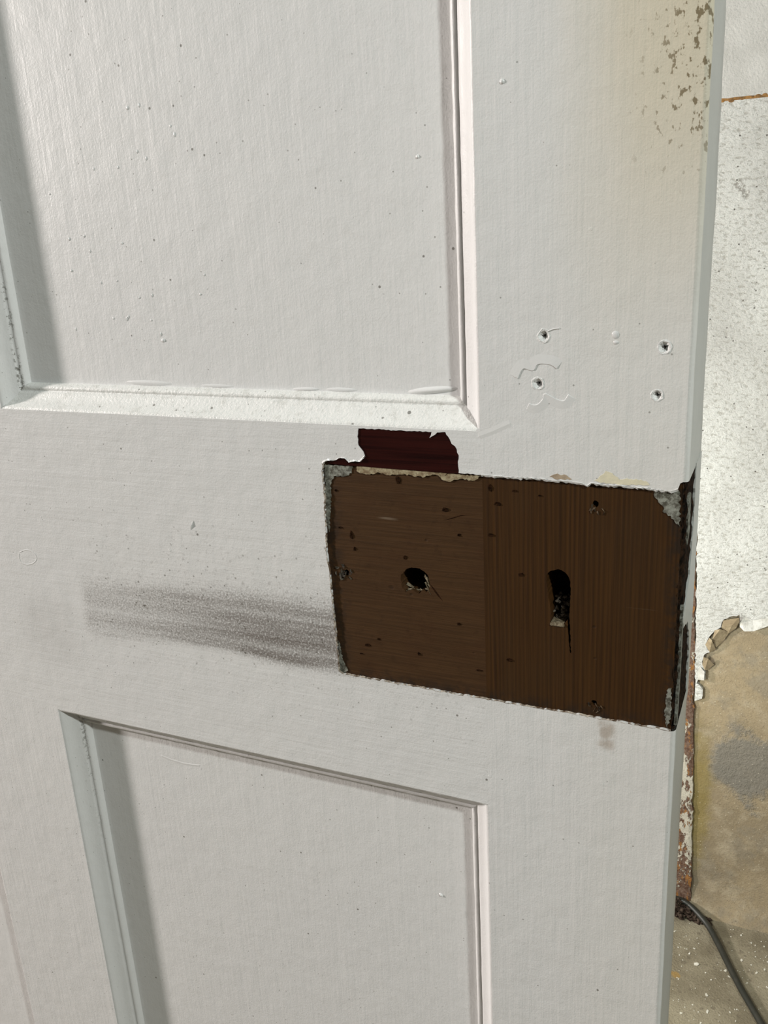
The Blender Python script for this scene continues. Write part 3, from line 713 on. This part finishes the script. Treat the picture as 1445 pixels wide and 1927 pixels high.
# the white skin ends in a torn edge low down
TEAR = mm([(88.2, -615.5), (91.7, -613.7), (98.3, -609.8), (99.0, -594.4), (94.1, -588.2), (89.5, -585.4), (91.4, -578.9), (101.7, -576.2), (100.2, -562.3), (96.0, -553.3), (97.4, -537.4), (105.3, -531.8), (98.5, -520.2), (104.1, -505.4), (110.8, -495.9), (118.2, -489.6), (121.3, -476.6), (141.9, -466.1), (143.8, -480.9), (159.4, -483.4), (179.6, -474.0), (205, -468), (240, -476), (330, -462), (500, -480)])
side = [(0.0737 + (-0.2393 - z) * 0.0386 + 0.0004, z) for z in (0.2105, 0.0, -0.2, -0.4, -0.6)]
skin = ragged(side, 0.005, 0.0011, False, 57) + ragged(TEAR, 0.0045, 0.0011, False, 51) + [(XR, -0.48), (XR, 0.2105)]
seam = [(0.02, 0.2108), (0.10, 0.2112), (0.14, 0.2118), (0.4, 0.2120)]
sk = sheet('wall_lining', [skin], WALL_Y - 0.0045, WALL_Y + 0.004, M_WHITE, wall); tag(sk, 'rough white lower lining speckled with grit, torn along the bottom')
sk2 = sheet('wall_lining', [[(-0.30, ZC), (-0.30, 0.2130)] + ragged([(-0.30, 0.2130), (0.5, 0.2142)], 0.006, 0.0006, False, 52)[1:] + [(XR, 0.2142), (XR, ZC)]], WALL_Y - 0.0045, WALL_Y + 0.004, M_GREY, wall); tag(sk2, 'smoother grey-white upper lining above the rusty seam')
RUST = plain('rusty_seam', (0.33, 0.17, 0.05), 0.9, 0.0006, 600, (0.16, 0.09, 0.035), 120)
box('seam_filler', -0.30, XR, WALL_Y - 0.0042, WALL_Y, 0.2095, 0.2150, RUST, wall)
for (x, z, r) in ((0.0890, 0.2102, 0.0042), (0.1015, 0.2115, 0.0034), (0.1190, 0.2130, 0.0042), (0.1265, 0.2136, 0.0036), (0.079, 0.2105, .003), (0.112, 0.2125, .0026)):
    dome('rust_spot', x, z, WALL_Y - 0.0044, r, r * .55, 0.0008, 0.05, RUST, wall, 9, 3)
# torn lining curling away from the wall
TORN = plain('torn_lining_back', (0.36, 0.29, 0.185), 0.85, 0.0010, 300, (0.27, 0.21, 0.13), 60)
TORNW = plain('torn_lining_face', (0.60, 0.595, 0.56), 0.7, 0.0012, 260, (0.46, 0.45, 0.41), 110)
def flap(name, pts, faces, mat):
    o = mesh_obj(name, [(x / 1000, WALL_Y - y / 1000, z / 1000) for x, y, z in pts], faces, mat, wall)
    return fix_normals(o)
flap('torn_flap', [(119, 6, -489), (121, 9, -476.5), (131, 13, -471), (142, 16, -466), (142.5, 12, -474), (138.5, 5, -488), (128, 3, -500), (123, 3, -497), (133, 10, -482)],
     [(0, 1, 8), (1, 2, 8), (2, 3, 8), (3, 4, 8), (4, 5, 8), (5, 6, 8), (6, 7, 8), (7, 0, 8)], TORN)
flap('torn_flap', [(98.5, 6, -520), (104, 12, -505), (108, 14, -508), (113, 4, -526), (106, 4, -532), (105.3, 5, -531.5)],
     [(0, 1, 2, 5), (2, 3, 4, 5)], TORN)
flap('torn_flap', [(110, 5, -495.5), (118, 11, -489.5), (130, 3, -497), (122, 3, -512), (113, 3, -524), (108, 10, -508)],
     [(0, 1, 5), (1, 2, 5), (2, 3, 5), (3, 4, 5)], TORN)
flap('torn_flap', [(142.5, 5, -466), (143.4, 9, -483), (150, 14, -487), (162, 12, -486), (180, 9, -477), (200, 8, -473), (200, 5, -465), (180, 5, -466), (160, 5, -472)],
     [(0, 1, 2, 8), (2, 3, 8), (3, 4, 7, 8), (4, 5, 6, 7)], TORNW)
flap('torn_flap', [(96, 5, -553), (97.4, 10, -538), (104, 9, -540), (112, 2.5, -552), (104, 2.5, -562), (100, 5, -562)],
     [(0, 1, 2, 5), (2, 3, 4, 5)], TORN)
flap('torn_flap', [(91.5, 5, -579), (100, 8, -577), (100, 8, -563), (93, 6, -556), (90, 5, -568)], [(0, 1, 2, 3, 4)], TORNW)
# old brown trim beside the door, leaning a little
V = []; F = []; rnd = random.Random(71); n = 150
for i in range(n + 1):
    z = -0.985 + (0.2085 + 0.985) * i / n; xe = 0.0737 + (-0.2393 - z) * 0.0386
    r1 = rnd.uniform(-.0016, .0016) + noise.noise(Vector((z * 40, 1, 1))) * .0022
    for (x, y) in ((xe + r1, WALL_Y + 0.004), (xe + r1 * .8 - .001, WALL_Y - 0.0035), (xe - .006, WALL_Y - 0.0045), (xe - .020, WALL_Y - 0.0045), (xe - .060, WALL_Y - 0.0045), (xe - .060, WALL_Y + .004)):
        V.append((x, y + rnd.uniform(-.0005, .0005), z))
    if i:
        for j in range(5): a = (i - 1) * 6 + j; F.append((a, a + 1, a + 7, a + 6))
F += [(0, 1, 2, 3, 4, 5), tuple(n * 6 + k for k in range(6))]
tag(fix_normals(mesh_obj('trim_1', V, F, M_TRIM)), 'brown trim board with flaking white paint on the back wall beside the door edge', 'trim', 'structure')

# ------------------------------------------------------------------ things on the floor
CABLE = [(-260, 921), (-140, 926), (-40, 930), (30, 931), (60, 929), (77.8, 927), (92.9, 924), (110.8, 914), (132.0, 895), (150.7, 863.8), (168.9, 827.4), (187.7, 790.6), (207.5, 755.7), (226.0, 722), (262, 650), (300, 560), (330, 460)]
pts = smooth_line([(x / 1000, y / 1000) for x, y in CABLE], 5)
V = []; F = []; R, NS = 0.0048, 12
def lift(x): return 0.016 * math.exp(-((x - 0.085) / 0.045) ** 2)
for i, p in enumerate(pts):
    d = (Vector(pts[min(i + 1, len(pts) - 1)]) - Vector(pts[max(i - 1, 0)])).normalized(); t = Vector((-d.y, d.x))
    for k in range(NS):
        a = 2 * math.pi * k / NS
        V.append((p[0] + t.x * math.cos(a) * R, p[1] + t.y * math.cos(a) * R, FLOOR_Z + R + lift(p[0]) + math.sin(a) * R))
    if i:
        for k in range(NS): F.append(((i - 1) * NS + k, (i - 1) * NS + (k + 1) % NS, i * NS + (k + 1) % NS, i * NS + k))
F += [tuple(range(NS)), tuple((len(pts) - 1) * NS + k for k in range(NS))]
CAB = plain('black_cable_sheath', (0.020, 0.022, 0.018), 0.45, 0.0002, 300, (0.030, 0.030, 0.024), 60)
cable = fix_normals(mesh_obj('power_cable', V, F, CAB, None, True))
tag(cable, 'black round power cable curving across the concrete floor from behind the door', 'cable')

FLK = plain('white_paint_flake', (0.72, 0.71, 0.64), 0.6, 0.0002, 500, (0.60, 0.58, 0.50), 200)
flakes = [(122.2, 820.2, 8), (184.0, 852.7, 6), (163.6, 823.1, 5.5), (168.8, 813.4, 5), (110.2, 837.8, 4.5), (141.9, 766.9, 5.5), (146.0, 738.0, 7.5), (111.9, 721.6, 5), (112.0, 789.4, 4), (127.3, 808.1, 4), (177.8, 880, 4.5), (190.0, 872, 3), (111.9, 857.8, 3), (180.2, 798.0, 4), (206, 835, 4.5), (175.2, 748.2, 4.5), (150.8, 722, 5)]
def flake(x, y, s, seed):
    rnd = random.Random(seed); n = rnd.choice((5, 6, 7)); V = []
    tx, ty = rnd.uniform(-.15, .15), rnd.uniform(-.15, .15); ph = rnd.uniform(0, 6.3); el = rnd.uniform(.5, .95)
    pl = []
    for k in range(n):
        a = 2 * math.pi * k / n; q = s / 2 * rnd.uniform(.65, 1.15); u, w = math.cos(a) * q, math.sin(a) * q * el
        pl.append((u * math.cos(ph) - w * math.sin(ph), u * math.sin(ph) + w * math.cos(ph)))
    zmin = min(u * tx + w * ty for u, w in pl)
    for top in (0.0006, 0.0):
        for u, w in pl: V.append((x + u, y + w, FLOOR_Z + (u * tx + w * ty - zmin) + top))
    F = [tuple(range(n)), tuple(range(2 * n - 1, n - 1, -1))] + [(k, n + k, n + (k + 1) % n, (k + 1) % n) for k in range(n)]
    return V, F
labels = {0: 'largest white paint flake on the concrete, between the door edge and the black cable',
          1: 'white paint flake just right of the black cable, nearer the wall than the rightmost one',
          2: 'flake touching the left side of the cable, upper of a close pair',
          3: 'flake touching the left side of the cable, lower of a close pair',
          4: 'small paint flake beside the door edge, farther from the viewer than the largest flake',
          5: 'white paint flake halfway between the door edge and the cable, nearer than the largest flake',
          6: 'second largest paint flake, near the bottom of the frame between door and cable',
          7: 'paint flake lowest down along the door edge, half beside the door',
          14: 'rightmost white paint flake, well clear of the cable on its right',
          15: 'paint flake lowest down on the left of the cable'}
for i, (x, y, s) in enumerate(flakes):
    if i not in labels: continue
    V, F = flake(x / 1000, y / 1000, s / 1000, 200 + i)
    o = fix_normals(mesh_obj('paint_flake', V, F, FLK))
    tag(o, labels[i], 'paint flake', None, 'paint flakes on the floor')
V = []; F = []; rnd = random.Random(8)
for k in range(420):
    x, y = rnd.uniform(0.04, 0.32), rnd.uniform(0.55, 0.915)
    if min(math.hypot(x - q[0], y - q[1]) for q in pts) < 0.009: continue
    v, f = flake(x, y, rnd.choice((.0012, .0016, .002, .0026, .0036)), 900 + k); b = len(V); V += v; F += [tuple(b + q for q in ff) for ff in f]
tag(mesh_obj('floor_grit', V, F, FLK), 'fine pale grit scattered over the concrete floor', 'debris', 'stuff')
# dark rubble where the trim meets the floor
GRIME = plain('dark_rubble', (0.020, 0.012, 0.009), 0.9, 0.0008, 400, (0.075, 0.055, 0.042), 150, 0.1)
V = []; F = []
for k in range(150):
    t_ = rnd.random() ** 1.3; x = 0.078 + 0.056 * t_; y = WALL_Y - 0.014 - rnd.uniform(0, .016); z = FLOOR_Z + rnd.uniform(.0, .034) * (1 - t_) ** 1.2; r = rnd.uniform(.0012, .0048)
    bm = bmesh.new(); bmesh.ops.create_icosphere(bm, subdivisions=1, radius=r); b = len(V)
    for v in bm.verts: V.append((x + v.co.x * rnd.uniform(.3, 1.7), y + v.co.y * rnd.uniform(.3, 1.2), z + r * .3 + v.co.z * rnd.uniform(.3, 1.4)))
    F += [tuple(b + q.index for q in f.verts) for f in bm.faces]; bm.free()
tag(mesh_obj('rubble', V, F, GRIME), 'dark crumbled debris in the corner where the trim meets the floor', 'debris', 'stuff')
